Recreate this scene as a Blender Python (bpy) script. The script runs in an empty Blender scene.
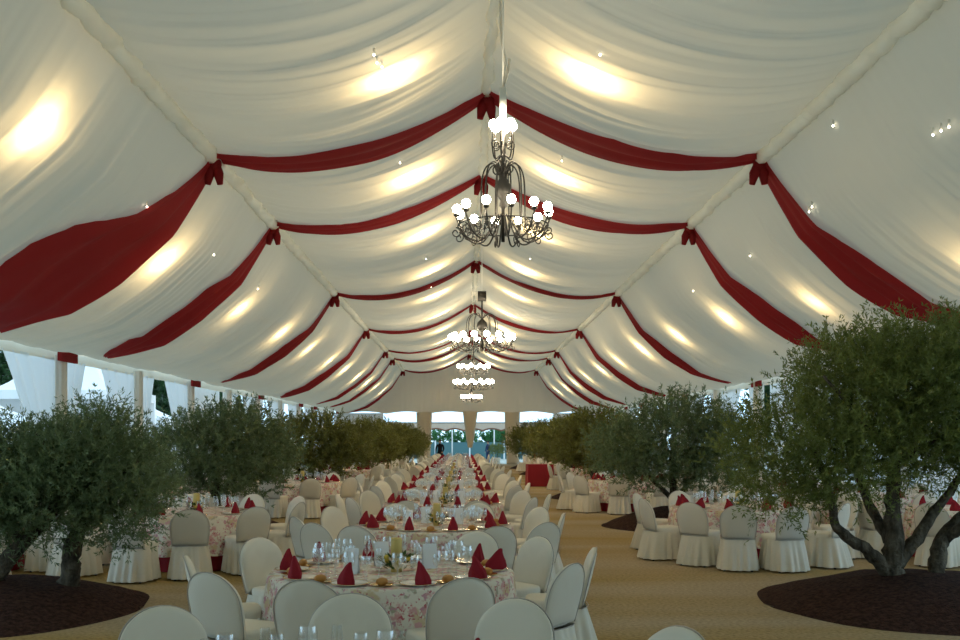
import bpy, math, random
import numpy as np
from mathutils import Vector, Matrix, noise

PI = math.pi
D = bpy.data
scn = bpy.context.scene
C = scn.collection

# ------------------------------------------------------------------ camera, sky, lights, exposure
HC = 1.82                                   # height of the photographer's hands
cam_d = D.cameras.new('camera'); cam = D.objects.new('camera', cam_d); C.objects.link(cam)
cam.location = (0, 0, HC); cam.rotation_euler = (PI/2, 0, 0)
cam_d.lens = 36; cam_d.sensor_width = 36; cam_d.shift_x = 0.01667; cam_d.shift_y = 0.1229
cam_d.clip_end = 500
scn.camera = cam
scn.view_settings.view_transform = 'Standard'; scn.view_settings.look = 'None'
scn.view_settings.exposure = 0.0; scn.view_settings.gamma = 1.0
scn.view_settings.use_curve_mapping = False
scn.cycles.transparent_max_bounces = 24
scn.cycles.max_bounces = 10

SKY = (0.60, 0.89, 1.12); SKY_STRENGTH = 1.9
ROOF_LAMP_W = 460; SIDE_LAMP_W = 170; LAMP_COL = (1.0, 0.78, 0.44)
BULB_STRENGTH = 60
w = D.worlds.new('sky'); scn.world = w; w.use_nodes = True
bg = w.node_tree.nodes['Background']
bg.inputs[0].default_value = (*SKY, 1); bg.inputs[1].default_value = SKY_STRENGTH

# ------------------------------------------------------------------ tent measures
CX = 0.394                                   # ridge line (the camera stands a little to its left)
HV, ZV, ZR = 4.6, 6.60, 7.66                 # valley half width, valley height, ridge height
HWALL, ZE = 9.25, 3.63                       # wall half width, eave height
FRAME0, BAY = 16.2, 5.05
def fy(k): return FRAME0 + BAY*k
Y_BACK, Y_GABLE = -8.0, fy(10)
SIDE_V = [0, .08, .161, .353, .542, .70, .79, .86, .93, 1.0]
SIDE_Z = [6.60, 6.02, 5.46, 4.72, 4.14, 3.88, 3.75, 3.68, 3.69, 3.85]
def prof(a):
    """liner height at distance a from the ridge line"""
    a = abs(a)
    if a <= HV:
        u = a/HV
        return ZR - (ZR-ZV)*u - 4*0.55*u*(1-u)
    v = (a-HV)/(HWALL-HV)
    return float(np.interp(v, SIDE_V, SIDE_Z))

# ------------------------------------------------------------------ helpers
def link(o, parent=None):
    C.objects.link(o)
    if parent is not None: o.parent = parent
    return o
def mesh_of(name, verts, faces, mat, smooth=True):
    me = D.meshes.new(name); me.from_pydata([tuple(v) for v in verts], [], faces); me.update()
    if mat is not None:
        for m in (mat if isinstance(mat, (list, tuple)) else [mat]): me.materials.append(m)
    if smooth: me.polygons.foreach_set('use_smooth', [True]*len(me.polygons))
    return me
def obj(name, vf, mat, parent=None, smooth=True, loc=None):
    o = D.objects.new(name, mesh_of(name, vf[0], vf[1], mat, smooth))
    if loc is not None: o.location = loc
    return link(o, parent)
def tag(o, label=None, cat=None, group=None, kind=None):
    if label: o['label'] = label
    if cat: o['category'] = cat
    if group: o['group'] = group
    if kind: o['kind'] = kind
    return o
def thing(name, label, cat, loc=(0,0,0), rz=0, group=None):
    o = D.objects.new(name, None); o.empty_display_size = .1; C.objects.link(o)
    o.location = loc; o.rotation_euler = (0,0,rz)
    return tag(o, label, cat, group)
def struct(name, vf, mat, parent=None, smooth=True):
    o = obj(name, vf, mat, parent, smooth)
    if parent is None: o['kind'] = 'structure'
    return o
KIDS = {}
def kids(o):
    return KIDS.setdefault(o.name, list(o.children))
def dup(root, loc, rz=0, label=None, group=None, scale=None, skip=()):
    r = root.copy(); C.objects.link(r); r.location = loc; r.rotation_euler = (0,0,rz)
    if label: r['label'] = label
    if group: r['group'] = group
    if scale: r.scale = (scale,)*3
    for ch in kids(root):
        if ch.name.split('.')[0] in skip: continue
        c = ch.copy(); C.objects.link(c); c.parent = r
        for g in kids(ch):
            d = g.copy(); C.objects.link(d); d.parent = c
    return r

def merge(parts):
    V, F = [], []
    for v, f in parts:
        n = len(V); V += [tuple(p) for p in v]; F += [tuple(i+n for i in q) for q in f]
    return V, F
def xf(vf, M):
    return [tuple(M @ Vector(p)) for p in vf[0]], vf[1]
def tr(vf, x=0, y=0, z=0):
    return [(p[0]+x, p[1]+y, p[2]+z) for p in vf[0]], vf[1]
def box(x0, x1, y0, y1, z0, z1):
    V = [(x0,y0,z0),(x1,y0,z0),(x1,y1,z0),(x0,y1,z0),(x0,y0,z1),(x1,y0,z1),(x1,y1,z1),(x0,y1,z1)]
    return V, [(3,2,1,0),(4,5,6,7),(0,1,5,4),(1,2,6,5),(2,3,7,6),(3,0,4,7)]
def lathe(prof_, n=16, cap0=False, cap1=False):
    V, F = [], []
    for r, z in prof_:
        for i in range(n):
            a = 2*PI*i/n; V.append((r*math.cos(a), r*math.sin(a), z))
    for j in range(len(prof_)-1):
        for i in range(n):
            F.append((j*n+i, j*n+(i+1)%n, (j+1)*n+(i+1)%n, (j+1)*n+i))
    if cap0: F.append(tuple(range(n-1, -1, -1)))
    if cap1: F.append(tuple((len(prof_)-1)*n+i for i in range(n)))
    return V, F
def tube(pts, rad, n=6, cap=True, wob=0, seed=0):
    pts = [Vector(p) for p in pts]
    if not isinstance(rad, (list, tuple)): rad = [rad]*len(pts)
    V, F = [], []
    up = Vector((0,0,1)); prev = None
    for k, p in enumerate(pts):
        t = (pts[min(k+1, len(pts)-1)] - pts[max(k-1, 0)]).normalized()
        if prev is None:
            ref = Vector((1,0,0)) if abs(t.z) > .9 else up
            a = t.cross(ref).normalized()
        else:
            a = (prev - t*prev.dot(t)).normalized()
        prev = a; b = t.cross(a)
        for i in range(n):
            th = 2*PI*i/n
            r = rad[k]
            if wob: r *= 1 + wob*noise.noise(Vector((math.cos(th)*1.3+seed, math.sin(th)*1.3, k*.9)))
            V.append(tuple(p + a*(r*math.cos(th)) + b*(r*math.sin(th))))
    for k in range(len(pts)-1):
        for i in range(n):
            F.append((k*n+i, k*n+(i+1)%n, (k+1)*n+(i+1)%n, (k+1)*n+i))
    if cap:
        F.append(tuple(range(n-1, -1, -1))); F.append(tuple((len(pts)-1)*n+i for i in range(n)))
    return V, F
def sphere(r, n=10, m=6, c=(0,0,0)):
    P = [(r*math.sin(PI*j/m) + (1e-4 if j in (0, m) else 0), -r*math.cos(PI*j/m)) for j in range(m+1)]
    return tr(lathe(P, n), *c)
def smooth_path(pts, n=4):
    """Catmull-Rom through the points"""
    P = [Vector(p) for p in pts]; P = [P[0]*2-P[1]] + P + [P[-1]*2-P[-2]]
    out = []
    for i in range(1, len(P)-2):
        for s in range(n):
            t = s/n
            out.append(.5*((2*P[i]) + (P[i+1]-P[i-1])*t + (2*P[i-1]-5*P[i]+4*P[i+1]-P[i+2])*t*t + (3*P[i]-P[i-1]-3*P[i+1]+P[i+2])*t**3))
    out.append(P[-2]); return out
def grid(fn, nu, nv):
    V = [fn(i/(nu-1), j/(nv-1)) for j in range(nv) for i in range(nu)]
    F = [(j*nu+i, j*nu+i+1, (j+1)*nu+i+1, (j+1)*nu+i) for j in range(nv-1) for i in range(nu-1)]
    return V, F
def nz(x, y, s=0.): return noise.noise(Vector((x, y, s)))

# ------------------------------------------------------------------ materials
def mat(name, col, rough=.8, spec=.3, metal=0, trans=0, emit=None, strength=0, tcol=None):
    m = D.materials.new(name); m.use_nodes = True
    nt = m.node_tree; b = nt.nodes['Principled BSDF']
    b.inputs['Base Color'].default_value = (*col, 1); b.inputs['Roughness'].default_value = rough
    b.inputs['Specular IOR Level'].default_value = spec; b.inputs['Metallic'].default_value = metal
    if emit:
        b.inputs['Emission Color'].default_value = (*emit, 1); b.inputs['Emission Strength'].default_value = strength
    if trans:
        t = nt.nodes.new('ShaderNodeBsdfTranslucent'); t.inputs[0].default_value = (*(tcol or col), 1)
        mx = nt.nodes.new('ShaderNodeMixShader'); mx.inputs[0].default_value = trans
        nt.links.new(b.outputs[0], mx.inputs[1]); nt.links.new(t.outputs[0], mx.inputs[2])
        nt.links.new(mx.outputs[0], nt.nodes['Material Output'].inputs[0])
    return m
def node(m, t, **kw):
    n = m.node_tree.nodes.new(t)
    for k, v in kw.items(): setattr(n, k, v)
    return n
def noise_col(m, c0, c1, scale=(1,1,1), nscale=5, detail=4, lo=.35, hi=.65, bump=0, bscale=None, dist=.02):
    nt = m.node_tree; b = nt.nodes['Principled BSDF']
    tc = node(m, 'ShaderNodeTexCoord'); mp = node(m, 'ShaderNodeMapping'); mp.inputs['Scale'].default_value = scale
    n = node(m, 'ShaderNodeTexNoise'); n.inputs['Scale'].default_value = nscale; n.inputs['Detail'].default_value = detail
    r = node(m, 'ShaderNodeValToRGB'); r.color_ramp.elements[0].position = lo; r.color_ramp.elements[1].position = hi
    r.color_ramp.elements[0].color = (*c0, 1); r.color_ramp.elements[1].color = (*c1, 1)
    nt.links.new(tc.outputs['Object'], mp.inputs[0]); nt.links.new(mp.outputs[0], n.inputs[0])
    nt.links.new(n.outputs[0], r.inputs[0]); nt.links.new(r.outputs[0], b.inputs['Base Color'])
    if bump:
        n2 = node(m, 'ShaderNodeTexNoise'); n2.inputs['Scale'].default_value = bscale or nscale*4
        bp = node(m, 'ShaderNodeBump'); bp.inputs['Strength'].default_value = bump; bp.inputs['Distance'].default_value = dist
        nt.links.new(tc.outputs['Object'], n2.inputs[0]); nt.links.new(n2.outputs[0], bp.inputs['Height'])
        nt.links.new(bp.outputs[0], b.inputs['Normal'])
    return m, r

M = {}
M['liner'] = mat('ivory_voile', (.75,.715,.625), .9, .1, trans=.28, tcol=(.36,.32,.24))
M['ruffle'] = mat('ivory_ruffle', (.88,.84,.74), .9, .1, trans=.24, tcol=(.88,.76,.56))
M['swag'] = mat('red_voile', (.36,.028,.03), .75, .2, trans=.35, tcol=(.45,.03,.035))
M['curtain'] = mat('white_curtain', (.82,.84,.84), .9, .1, trans=.5)
M['post_cover'] = mat('beige_post_cover', (.80,.77,.69), .9, .1)
M['wall_fabric'] = mat('white_wall_fabric', (.80,.80,.78), .9, .1, trans=.35)
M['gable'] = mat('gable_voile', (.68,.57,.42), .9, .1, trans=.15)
M['cover'] = mat('cream_slipcover', (.74,.69,.58), .75, .25)
M['piping'] = mat('piping', (.46,.42,.38), .7, .2)
M['foot'] = mat('dark_foot', (.03,.03,.05), .4, .5)
M['underskirt'] = mat('red_underskirt', (.30,.012,.022), .7, .3)
M['napkin'] = mat('red_napkin', (.26,.012,.022), .8, .2)
M['plate'] = mat('white_china', (.82,.80,.76), .18, .5)
M['gold'] = mat('gold_rim', (.75,.50,.16), .22, .5, metal=1)
M['card'] = mat('white_card', (.85,.87,.88), .6, .3)
M['iron'] = mat('wrought_iron', (.055,.05,.045), .45, .5, metal=.6)
M['bulb'] = mat('lit_globe', (1,1,1), .4, .3, emit=(1.0,.87,.62), strength=BULB_STRENGTH)
M['pin'] = mat('pin_globe', (1,1,1), .4, .3, emit=(1.0,.9,.7), strength=14)
M['candle'] = mat('white_sleeve', (.85,.82,.74), .6, .3)
M['bark'] = mat('bark', (.10,.085,.06), .95, .1)
noise_col(M['bark'], (.035,.028,.02), (.17,.145,.105), (1,1,.35), 14, 6, .3, .7, 1.0, 22, .05)
M['soil'] = mat('dark_mulch', (.03,.016,.012), .95, .1)
noise_col(M['soil'], (.028,.011,.008), (.085,.040,.026), (1,1,1), 22, 6, .35, .7, 1.0, 60, .05)
M['roll'] = mat('golden_bread', (.48,.22,.05), .5, .4)
M['amber'] = mat('amber_wax', (.62,.46,.14), .5, .4)
M['green'] = mat('posy_green', (.05,.10,.02), .6, .3)
M['yellow'] = mat('yellow_flower', (.70,.50,.08), .7, .2)
M['tent_white'] = mat('marquee_white', (.9,.91,.92), .6, .3, trans=.2)
M['fence'] = mat('blue_fence', (.08,.17,.18), .7, .3)
M['white_post'] = mat('white_post', (.8,.8,.8), .6, .3)
M['suit'] = mat('dark_suit', (.012,.012,.016), .7, .2)
M['navy'] = mat('navy_cloth', (.03,.05,.14), .7, .2)
M['skin'] = mat('skin', (.50,.30,.21), .55, .3)
M['hair'] = mat('dark_hair', (.02,.015,.012), .6, .3)
M['valance'] = mat('pinkish_valance', (.72,.60,.50), .85, .1, trans=.25)
M['garland'] = mat('brown_garland', (.30,.17,.12), .85, .1)
M['steel'] = mat('grey_beam', (.45,.45,.44), .5, .4)

def leaf_mat(name, c0, c1, trans=.25):
    m = mat(name, c0, .5, .35, trans=trans, tcol=tuple(min(1, c*1.5) for c in c1))
    noise_col(m, c0, c1, (1,1,1), 3.2, 5, .35, .65)
    return m
M['leaf'] = leaf_mat('olive_leaf', (.075,.105,.022), (.205,.245,.065))
M['leaf_cool'] = leaf_mat('olive_leaf_grey', (.075,.115,.045), (.19,.25,.12))
M['leaf_brown'] = leaf_mat('olive_leaf_dark', (.09,.10,.020), (.22,.225,.06))
M['leaf_out'] = leaf_mat('garden_leaf', (.010,.030,.010), (.035,.085,.030))
M['hedge'] = leaf_mat('hedge_leaf', (.02,.10,.03), (.08,.24,.08))

# coir carpet: yellow-brown with paler cross bands
M['coir'] = mat('coir_carpet', (.25,.17,.07), .95, .05)
def coir():
    m = M['coir']; nt = m.node_tree; b = nt.nodes['Principled BSDF']; L = nt.links.new
    tc = node(m, 'ShaderNodeTexCoord'); mp = node(m, 'ShaderNodeMapping'); mp.inputs['Scale'].default_value = (.05,.42,1)
    L(tc.outputs['Object'], mp.inputs[0])
    n = node(m, 'ShaderNodeTexNoise'); n.inputs['Scale'].default_value = 1.6; n.inputs['Detail'].default_value = 2; L(mp.outputs[0], n.inputs[0])
    r = node(m, 'ShaderNodeValToRGB'); r.color_ramp.elements[0].position = .38; r.color_ramp.elements[1].position = .62
    r.color_ramp.elements[0].color = (.345,.25,.105,1); r.color_ramp.elements[1].color = (.41,.335,.24,1); L(n.outputs[0], r.inputs[0])
    n2 = node(m, 'ShaderNodeTexNoise'); n2.inputs['Scale'].default_value = 26; n2.inputs['Detail'].default_value = 5; L(tc.outputs['Object'], n2.inputs[0])
    r2 = node(m, 'ShaderNodeValToRGB'); r2.color_ramp.elements[0].color = (.68,.66,.6,1); r2.color_ramp.elements[1].color = (1.15,1.12,1.05,1)
    r2.color_ramp.elements[0].position = .3; r2.color_ramp.elements[1].position = .7; L(n2.outputs[0], r2.inputs[0])
    mx = node(m, 'ShaderNodeMix', data_type='RGBA', blend_type='MULTIPLY'); mx.inputs[0].default_value = 1
    L(r.outputs[0], mx.inputs[6]); L(r2.outputs[0], mx.inputs[7]); L(mx.outputs[2], b.inputs['Base Color'])
    bp = node(m, 'ShaderNodeBump'); bp.inputs['Strength'].default_value = .6; bp.inputs['Distance'].default_value = .02
    L(n2.outputs[0], bp.inputs['Height']); L(bp.outputs[0], b.inputs['Normal'])
coir()
M['lawn'] = mat('outside_gravel', (.42,.42,.38), .95, .1)
noise_col(M['lawn'], (.30,.31,.26), (.52,.50,.45), (1,1,1), .6, 4)

# floral tablecloth: pink, red and straw blossoms on ivory
M['floral'] = mat('floral_cloth', (.75,.70,.62), .8, .2)
def floral():
    m = M['floral']; nt = m.node_tree; b = nt.nodes['Principled BSDF']; L = nt.links.new
    tc = node(m, 'ShaderNodeTexCoord'); cur = None
    base = node(m, 'ShaderNodeRGB'); base.outputs[0].default_value = (.74,.69,.60,1); cur = base.outputs[0]
    for scale, col, th0, th1, off in ((7,(.62,.50,.32),.32,.46,(0,0,0)), (9,(.42,.40,.30),.20,.30,(1.3,8.2,3.5)), (10,(.64,.36,.35),.27,.42,(3.1,1.7,.4)), (16,(.48,.12,.14),.17,.30,(7.3,2.2,5.5)), (12,(.55,.28,.34),.18,.28,(4.3,9.2,1.5))):
        mp = node(m, 'ShaderNodeMapping'); mp.inputs['Location'].default_value = off; L(tc.outputs['Object'], mp.inputs[0])
        ns = node(m, 'ShaderNodeTexNoise'); ns.inputs['Scale'].default_value = scale*2.2; L(mp.outputs[0], ns.inputs[0])
        add = node(m, 'ShaderNodeMix', data_type='RGBA', blend_type='LINEAR_LIGHT'); add.inputs[0].default_value = .06
        L(mp.outputs[0], add.inputs[6]); L(ns.outputs[1], add.inputs[7])
        v = node(m, 'ShaderNodeTexVoronoi'); v.inputs['Scale'].default_value = scale; L(add.outputs[2], v.inputs[0])
        r = node(m, 'ShaderNodeValToRGB'); r.color_ramp.elements[0].position = th0; r.color_ramp.elements[1].position = th1
        r.color_ramp.elements[0].color = (1,1,1,1); r.color_ramp.elements[1].color = (0,0,0,1); L(v.outputs['Distance'], r.inputs[0])
        mx = node(m, 'ShaderNodeMix', data_type='RGBA'); L(r.outputs[0], mx.inputs[0]); L(cur, mx.inputs[6]); mx.inputs[7].default_value = (*col, 1)
        cur = mx.outputs[2]
    L(cur, b.inputs['Base Color'])
floral()

# thin blown glass: mostly see-through, brighter reflections towards the rim
M['glass'] = D.materials.new('clear_glass'); M['glass'].use_nodes = True
def glassm():
    m = M['glass']; nt = m.node_tree; nt.nodes.remove(nt.nodes['Principled BSDF']); L = nt.links.new
    t = node(m, 'ShaderNodeBsdfTransparent'); t.inputs[0].default_value = (.93,.95,.95,1)
    g = node(m, 'ShaderNodeBsdfAnisotropic'); g.inputs[0].default_value = (1,1,1,1); g.inputs['Roughness'].default_value = .06
    lw = node(m, 'ShaderNodeLayerWeight'); lw.inputs[0].default_value = .30
    mu = node(m, 'ShaderNodeMath', operation='MULTIPLY_ADD'); mu.inputs[1].default_value = .80; mu.inputs[2].default_value = .11
    L(lw.outputs['Facing'], mu.inputs[0])
    mx = node(m, 'ShaderNodeMixShader'); L(mu.outputs[0], mx.inputs[0]); L(t.outputs[0], mx.inputs[1]); L(g.outputs[0], mx.inputs[2])
    L(mx.outputs[0], nt.nodes['Material Output'].inputs[0])
glassm()

# ------------------------------------------------------------------ setting: floor, ground, liner ceiling, walls
struct('floor', box(CX-9.75, CX+9.75, Y_BACK, Y_GABLE+.6, -.05, 0), M['coir'], smooth=False)
struct('ground', box(-70, 70, -40, 160, -.25, -.06), M['lawn'], smooth=False)

def liner_z(a, y):
    """height of the hung liner, with its folds, at distance a from the ridge line"""
    aa = abs(a); side = 1 if a >= 0 else -1
    if aa <= HV: t = aa/HV; env = math.sin(PI*t)**.5 if 0 < t < 1 else 0; sd = 3*side
    else: t = (aa-HV)/(HWALL-HV); env = math.sin(PI*min(1, t*.97+.01))**.5; sd = 7*side
    # folds run across the tent, from ridge to valley and valley to eave
    yy = y + .35*nz(y*.35, t*1.2, sd)*env
    d = .075*nz(yy*1.1, t*.9, sd) + .10*(.5-abs(nz(yy*2.1, t*.7, sd+20))) + .045*(.5-abs(nz(yy*4.6, t*.7, sd+40))) + .022*nz(yy*9, t*.8, sd+60) - .07
    ph = (y-FRAME0)/BAY; ph -= math.floor(ph)
    return prof(a) + d*env - .10*math.sin(PI*ph)**.7*env
def build_ceiling():
    ys = list(np.arange(Y_BACK, 4, .25)) + list(np.arange(4, 24, .055)) + list(np.arange(24, 40, .10)) + list(np.arange(40, Y_GABLE, .2)) + [Y_GABLE]
    us = [-HWALL + (HWALL-HV)*i/20 for i in range(20)] + [-HV + HV*i/16 for i in range(16)]
    us = sorted(us + [-HV-.035, -HV+.035, -.03])
    us = us + [0] + [-u for u in reversed(us)]
    gap = {i for i in range(len(us)-1) if abs(abs((us[i]+us[i+1])/2)-HV) < .03 or abs(us[i]+us[i+1]) < .04}  # slits above the gathered covers, cut so skylight brightens them
    V = [(CX+a, y, liner_z(a, y)) for y in ys for a in us]
    nu = len(us)
    F = [(j*nu+i, j*nu+i+1, (j+1)*nu+i+1, (j+1)*nu+i) for j in range(len(ys)-1) for i in range(nu-1) if i not in gap]
    return V, F
struct('ceiling', build_ceiling(), M['liner'])

# gathered covers along the ridge and the two valleys
def ruffle(x0, z0, r, seed, sx=1.0):
    ys = np.arange(Y_BACK, Y_GABLE, .075); V = []; n = 8
    for y in ys:
        k = 1 + .16*nz(y*2.3, seed, 1.1) + .30*nz(y*8.5, seed, 4.2)
        dx = .05*nz(y*1.3, 3.3, seed) + .02*math.sin(y*9.0 + 3*nz(y*.7, seed))
        for i in range(n):
            th = PI*.82 + PI*1.36*i/(n-1)
            V.append((CX+x0+dx + r*sx*k*math.cos(th), y + .03*math.sin(th*2+y*5), z0 + r*k*math.sin(th)))
    F = [(j*n+i, j*n+i+1, (j+1)*n+i+1, (j+1)*n+i) for j in range(len(ys)-1) for i in range(n-1)]
    return V, F
struct('trim_1', ruffle(-HV-.01, ZV-.045, .135, 1.7), M['ruffle'])
struct('trim_2', ruffle(HV+.01, ZV-.045, .135, 5.1), M['ruffle'])
struct('trim_3', ruffle(0, ZR-.04, .09, 9.4), M['ruffle'])

# gable ends: gathered fabric above the eave line
def gable_vf(y, zlow, amp=.06):
    V = []; xs = np.arange(-HWALL, HWALL+.01, .09); nv = 9
    for x in xs:
        top = prof(x) + .02
        low = zlow(x)
        for j in range(nv):
            t = j/(nv-1)
            V.append((CX+x, y + amp*nz(x*2.2*(1+.5*t), t*.5, 2.) + .5*amp*nz(x*6, t*.4, 8.), low + (top-low)*t))
    F = [(i*nv+j, (i+1)*nv+j, (i+1)*nv+j+1, i*nv+j+1) for i in range(len(xs)-1) for j in range(nv-1)]
    return V, F
def scallop(x):
    p = (x/2.9) % 1.0
    return min(3.50 + .16*math.sin(PI*p), prof(x)-.04)
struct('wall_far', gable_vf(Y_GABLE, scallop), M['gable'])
struct('wall_light_block', gable_vf(Y_BACK, lambda x: 0.0), M['wall_fabric'])  # unseen sheet behind the camera, added to keep stray light out
struct('trim_4', box(CX-9.2, CX+9.2, Y_GABLE+.25, Y_GABLE+.35, 2.82, 2.92), M['steel'], smooth=False)

# side walls: gathered post covers at every frame, closed fabric where the photo shows it
XL, XR = CX-9.45, CX+9.45
def fabric_sheet(x, y0, y1, z0, z1, amp=.04, f=5.0, seed=0.):
    ny = max(8, int((y1-y0)/.06)); V = []
    for j in range(5):
        z = z0 + (z1-z0)*j/4
        for i in range(ny):
            y = y0 + (y1-y0)*i/(ny-1)
            V.append((x + amp*math.sin(y*f*2 + 2*nz(y, seed)) + amp*.7*nz(y*f, z*.2, seed), y, z))
    F = [(j*ny+i, j*ny+i+1, (j+1)*ny+i+1, (j+1)*ny+i) for j in range(4) for i in range(ny-1)]
    return V, F
closed_l, closed_r = [-5, -4, 3, 9], [-5, -4, 0, 2, 5, 8]
struct('wall_left', merge([fabric_sheet(XL-.18, fy(k), fy(k+1), 0, ZE, seed=k) for k in closed_l]), M['wall_fabric'])
struct('wall_right', merge([fabric_sheet(XR+.18, fy(k), fy(k+1), 0, ZE, seed=k+30) for k in closed_r]), M['wall_fabric'])
# strip of liner that hangs down over the eave rail
struct('trim_5', fabric_sheet(XL+.06, Y_BACK, Y_GABLE, ZE-.10, ZE+.34, .02, 3.0, 2.), M['ruffle'])
struct('trim_6', fabric_sheet(XR-.06, Y_BACK, Y_GABLE, ZE-.10, ZE+.34, .02, 3.0, 6.), M['ruffle'])

ORD = ['first','second','third','fourth','fifth','sixth','seventh','eighth','ninth','tenth','eleventh','twelfth','thirteenth','fourteenth','fifteenth']
def post_cover_vf():
    P = []; n = 28; V = []
    zs = [0, .8, 1.8, 2.8, ZE+.02]
    for j, z in enumerate(zs):
        for i in range(n):
            th = 2*PI*i/n
            r = .155*(1 + .13*math.cos(th*9) ) * (1 + .12*(1-z/ZE))
            V.append((r*math.cos(th), r*1.25*math.sin(th), z))
    F = [(j*n+i, j*n+(i+1)%n, (j+1)*n+(i+1)%n, (j+1)*n+i) for j in range(len(zs)-1) for i in range(n)]
    return V, F
pc0 = None
for side, X in (('left', XL+.08), ('right', XR-.22)):
    for n_, k in enumerate(range(0, 10)):
        lab = f'beige pleated cover on the {ORD[n_]} wall post along the {side} side of the tent'
        if pc0 is None:
            pc0 = obj('post_cover', post_cover_vf(), M['post_cover']); tag(pc0, lab, 'post cover', 'post covers along the tent walls'); pc0.location = (X, fy(k), 0)
        else: dup(pc0, (X, fy(k), 0), 0, lab)

# curtains: one each side of a post, wide at the rail, pulled in at waist height
def curtain_vf(wt=1.4, wm=.40, wb=.5, zt=ZE-.05, amp=.055):
    nu, nv = 40, 16; V = []
    for j in range(nv):
        z = zt*j/(nv-1)
        if z > 1.25: t = (z-1.25)/(zt-1.25); wd = wm + (wt-wm)*t**1.05
        else: wd = wb + (wm-wb)*(z/1.25)
        for i in range(nu):
            s = i/(nu-1)
            V.append((amp*(.6+.8*(1-wd/wt))*math.sin(s*26+1.2*math.sin(s*7)), .12 + s*wd, z))
    F = [(j*nu+i, j*nu+i+1, (j+1)*nu+i+1, (j+1)*nu+i) for j in range(nv-1) for i in range(nu-1)]
    return V, F
cur_ps = obj('curtain', curtain_vf(), M['curtain'])
cur_bk = obj('curtain', ([(p[0], -p[1], p[2]) for p in curtain_vf(2.5, .75, .75)[0]], curtain_vf()[1]), M['curtain'])
first_ps = first_bk = True
for side, X, closed in (('left', XL+.05, closed_l), ('right', XR-.12, closed_r)):
    for n_, k in enumerate(range(0, 10)):
        for far in (True, False):
            kk = k if far else k-1
            if kk in closed: continue
            lab = f'white tied-back curtain on the {"far" if far else "near"} side of the {ORD[n_]} {side}-hand wall post'
            src = cur_ps if far else cur_bk
            if (far and first_ps) or (not far and first_bk):
                src.location = (X, fy(k), 0); tag(src, lab, 'curtain', 'white curtains along the tent walls')
                if far: first_ps = False
                else: first_bk = False
            else: dup(src, (X, fy(k), 0), 0, lab, 'white curtains along the tent walls')

# gable curtains: straight bundle in the middle that ends in a knot, gathered ones beside it
def bundle_vf(wt, wb, z0, z1, seed):
    nu, nv = 30, 12; V = []
    for j in range(nv):
        t = j/(nv-1); z = z0 + (z1-z0)*t; wd = wb + (wt-wb)*t**.8
        for i in range(nu):
            th = 2*PI*i/nu
            V.append((.5*wd*math.cos(th)*(1+.06*math.sin(th*11+seed)), .22*math.sin(th)*(.4+.6*wd/wt), z))
    F = [(j*nu+i, j*nu+(i+1)%nu, (j+1)*nu+(i+1)%nu, (j+1)*nu+i) for j in range(nv-1) for i in range(nu)]
    F.append(tuple(range(nu-1, -1, -1)))
    return V, F
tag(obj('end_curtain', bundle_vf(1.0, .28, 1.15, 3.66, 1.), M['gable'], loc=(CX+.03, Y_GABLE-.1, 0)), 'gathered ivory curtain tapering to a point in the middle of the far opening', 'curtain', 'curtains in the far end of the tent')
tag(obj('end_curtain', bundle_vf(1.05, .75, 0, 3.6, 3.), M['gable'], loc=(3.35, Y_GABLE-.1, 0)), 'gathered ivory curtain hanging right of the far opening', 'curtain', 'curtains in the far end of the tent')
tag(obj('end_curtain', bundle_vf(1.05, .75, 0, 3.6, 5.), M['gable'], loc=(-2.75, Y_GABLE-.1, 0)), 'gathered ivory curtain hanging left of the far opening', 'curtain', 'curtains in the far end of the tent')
struct('wall_end_left', box(XL, -5.6, Y_GABLE, Y_GABLE+.02, 0, 3.55), M['wall_fabric'], smooth=False)
struct('wall_end_right', box(6.2, XR, Y_GABLE, Y_GABLE+.02, 0, 3.55), M['wall_fabric'], smooth=False)

# ------------------------------------------------------------------ roof lamps above the liner
def lamp(x, y, z, watts, r=.12):
    ld = D.lights.new('roof_floodlight', 'POINT'); ld.energy = watts; ld.color = LAMP_COL; ld.shadow_soft_size = r
    o = D.objects.new('roof_floodlight', ld); o.location = (x, y, z); C.objects.link(o)
for k in range(-1, 10):
    for s in (-1, 1):
        a = s*1.45; lamp(CX+a, fy(k)+2.1, prof(a)+.13, ROOF_LAMP_W)
for s, y, a, f in ((-1, 11.2, 5.5, 1.6), (-1, 17.2, 5.95, 1.5), (-1, 23.4, 6.0, 1), (-1, 28.6, 6.0, 1), (-1, 33.7, 6.0, 1), (-1, 38.8, 6, 1), (-1, 43.8, 6, 1), (-1, 48.9, 6, 1), (-1, 54, 6, 1), (-1, 59, 6, 1), (-1, 64, 6, 1),
                   (1, 13.3, 7.1, 1.4), (1, 18.6, 6.6, .8), (1, 23.6, 6.2, 1.0), (1, 28.6, 6.1, 1.2), (1, 33.7, 6.0, 1.6), (1, 38.8, 6, 1.3), (1, 43.8, 6, 1.2), (1, 48.9, 6, 1.2), (1, 54, 6, 1.2), (1, 59, 6, 1.2), (1, 64, 6, 1.2)):
    lamp(CX+s*a, y, prof(a)+.22, SIDE_LAMP_W*f)

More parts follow.
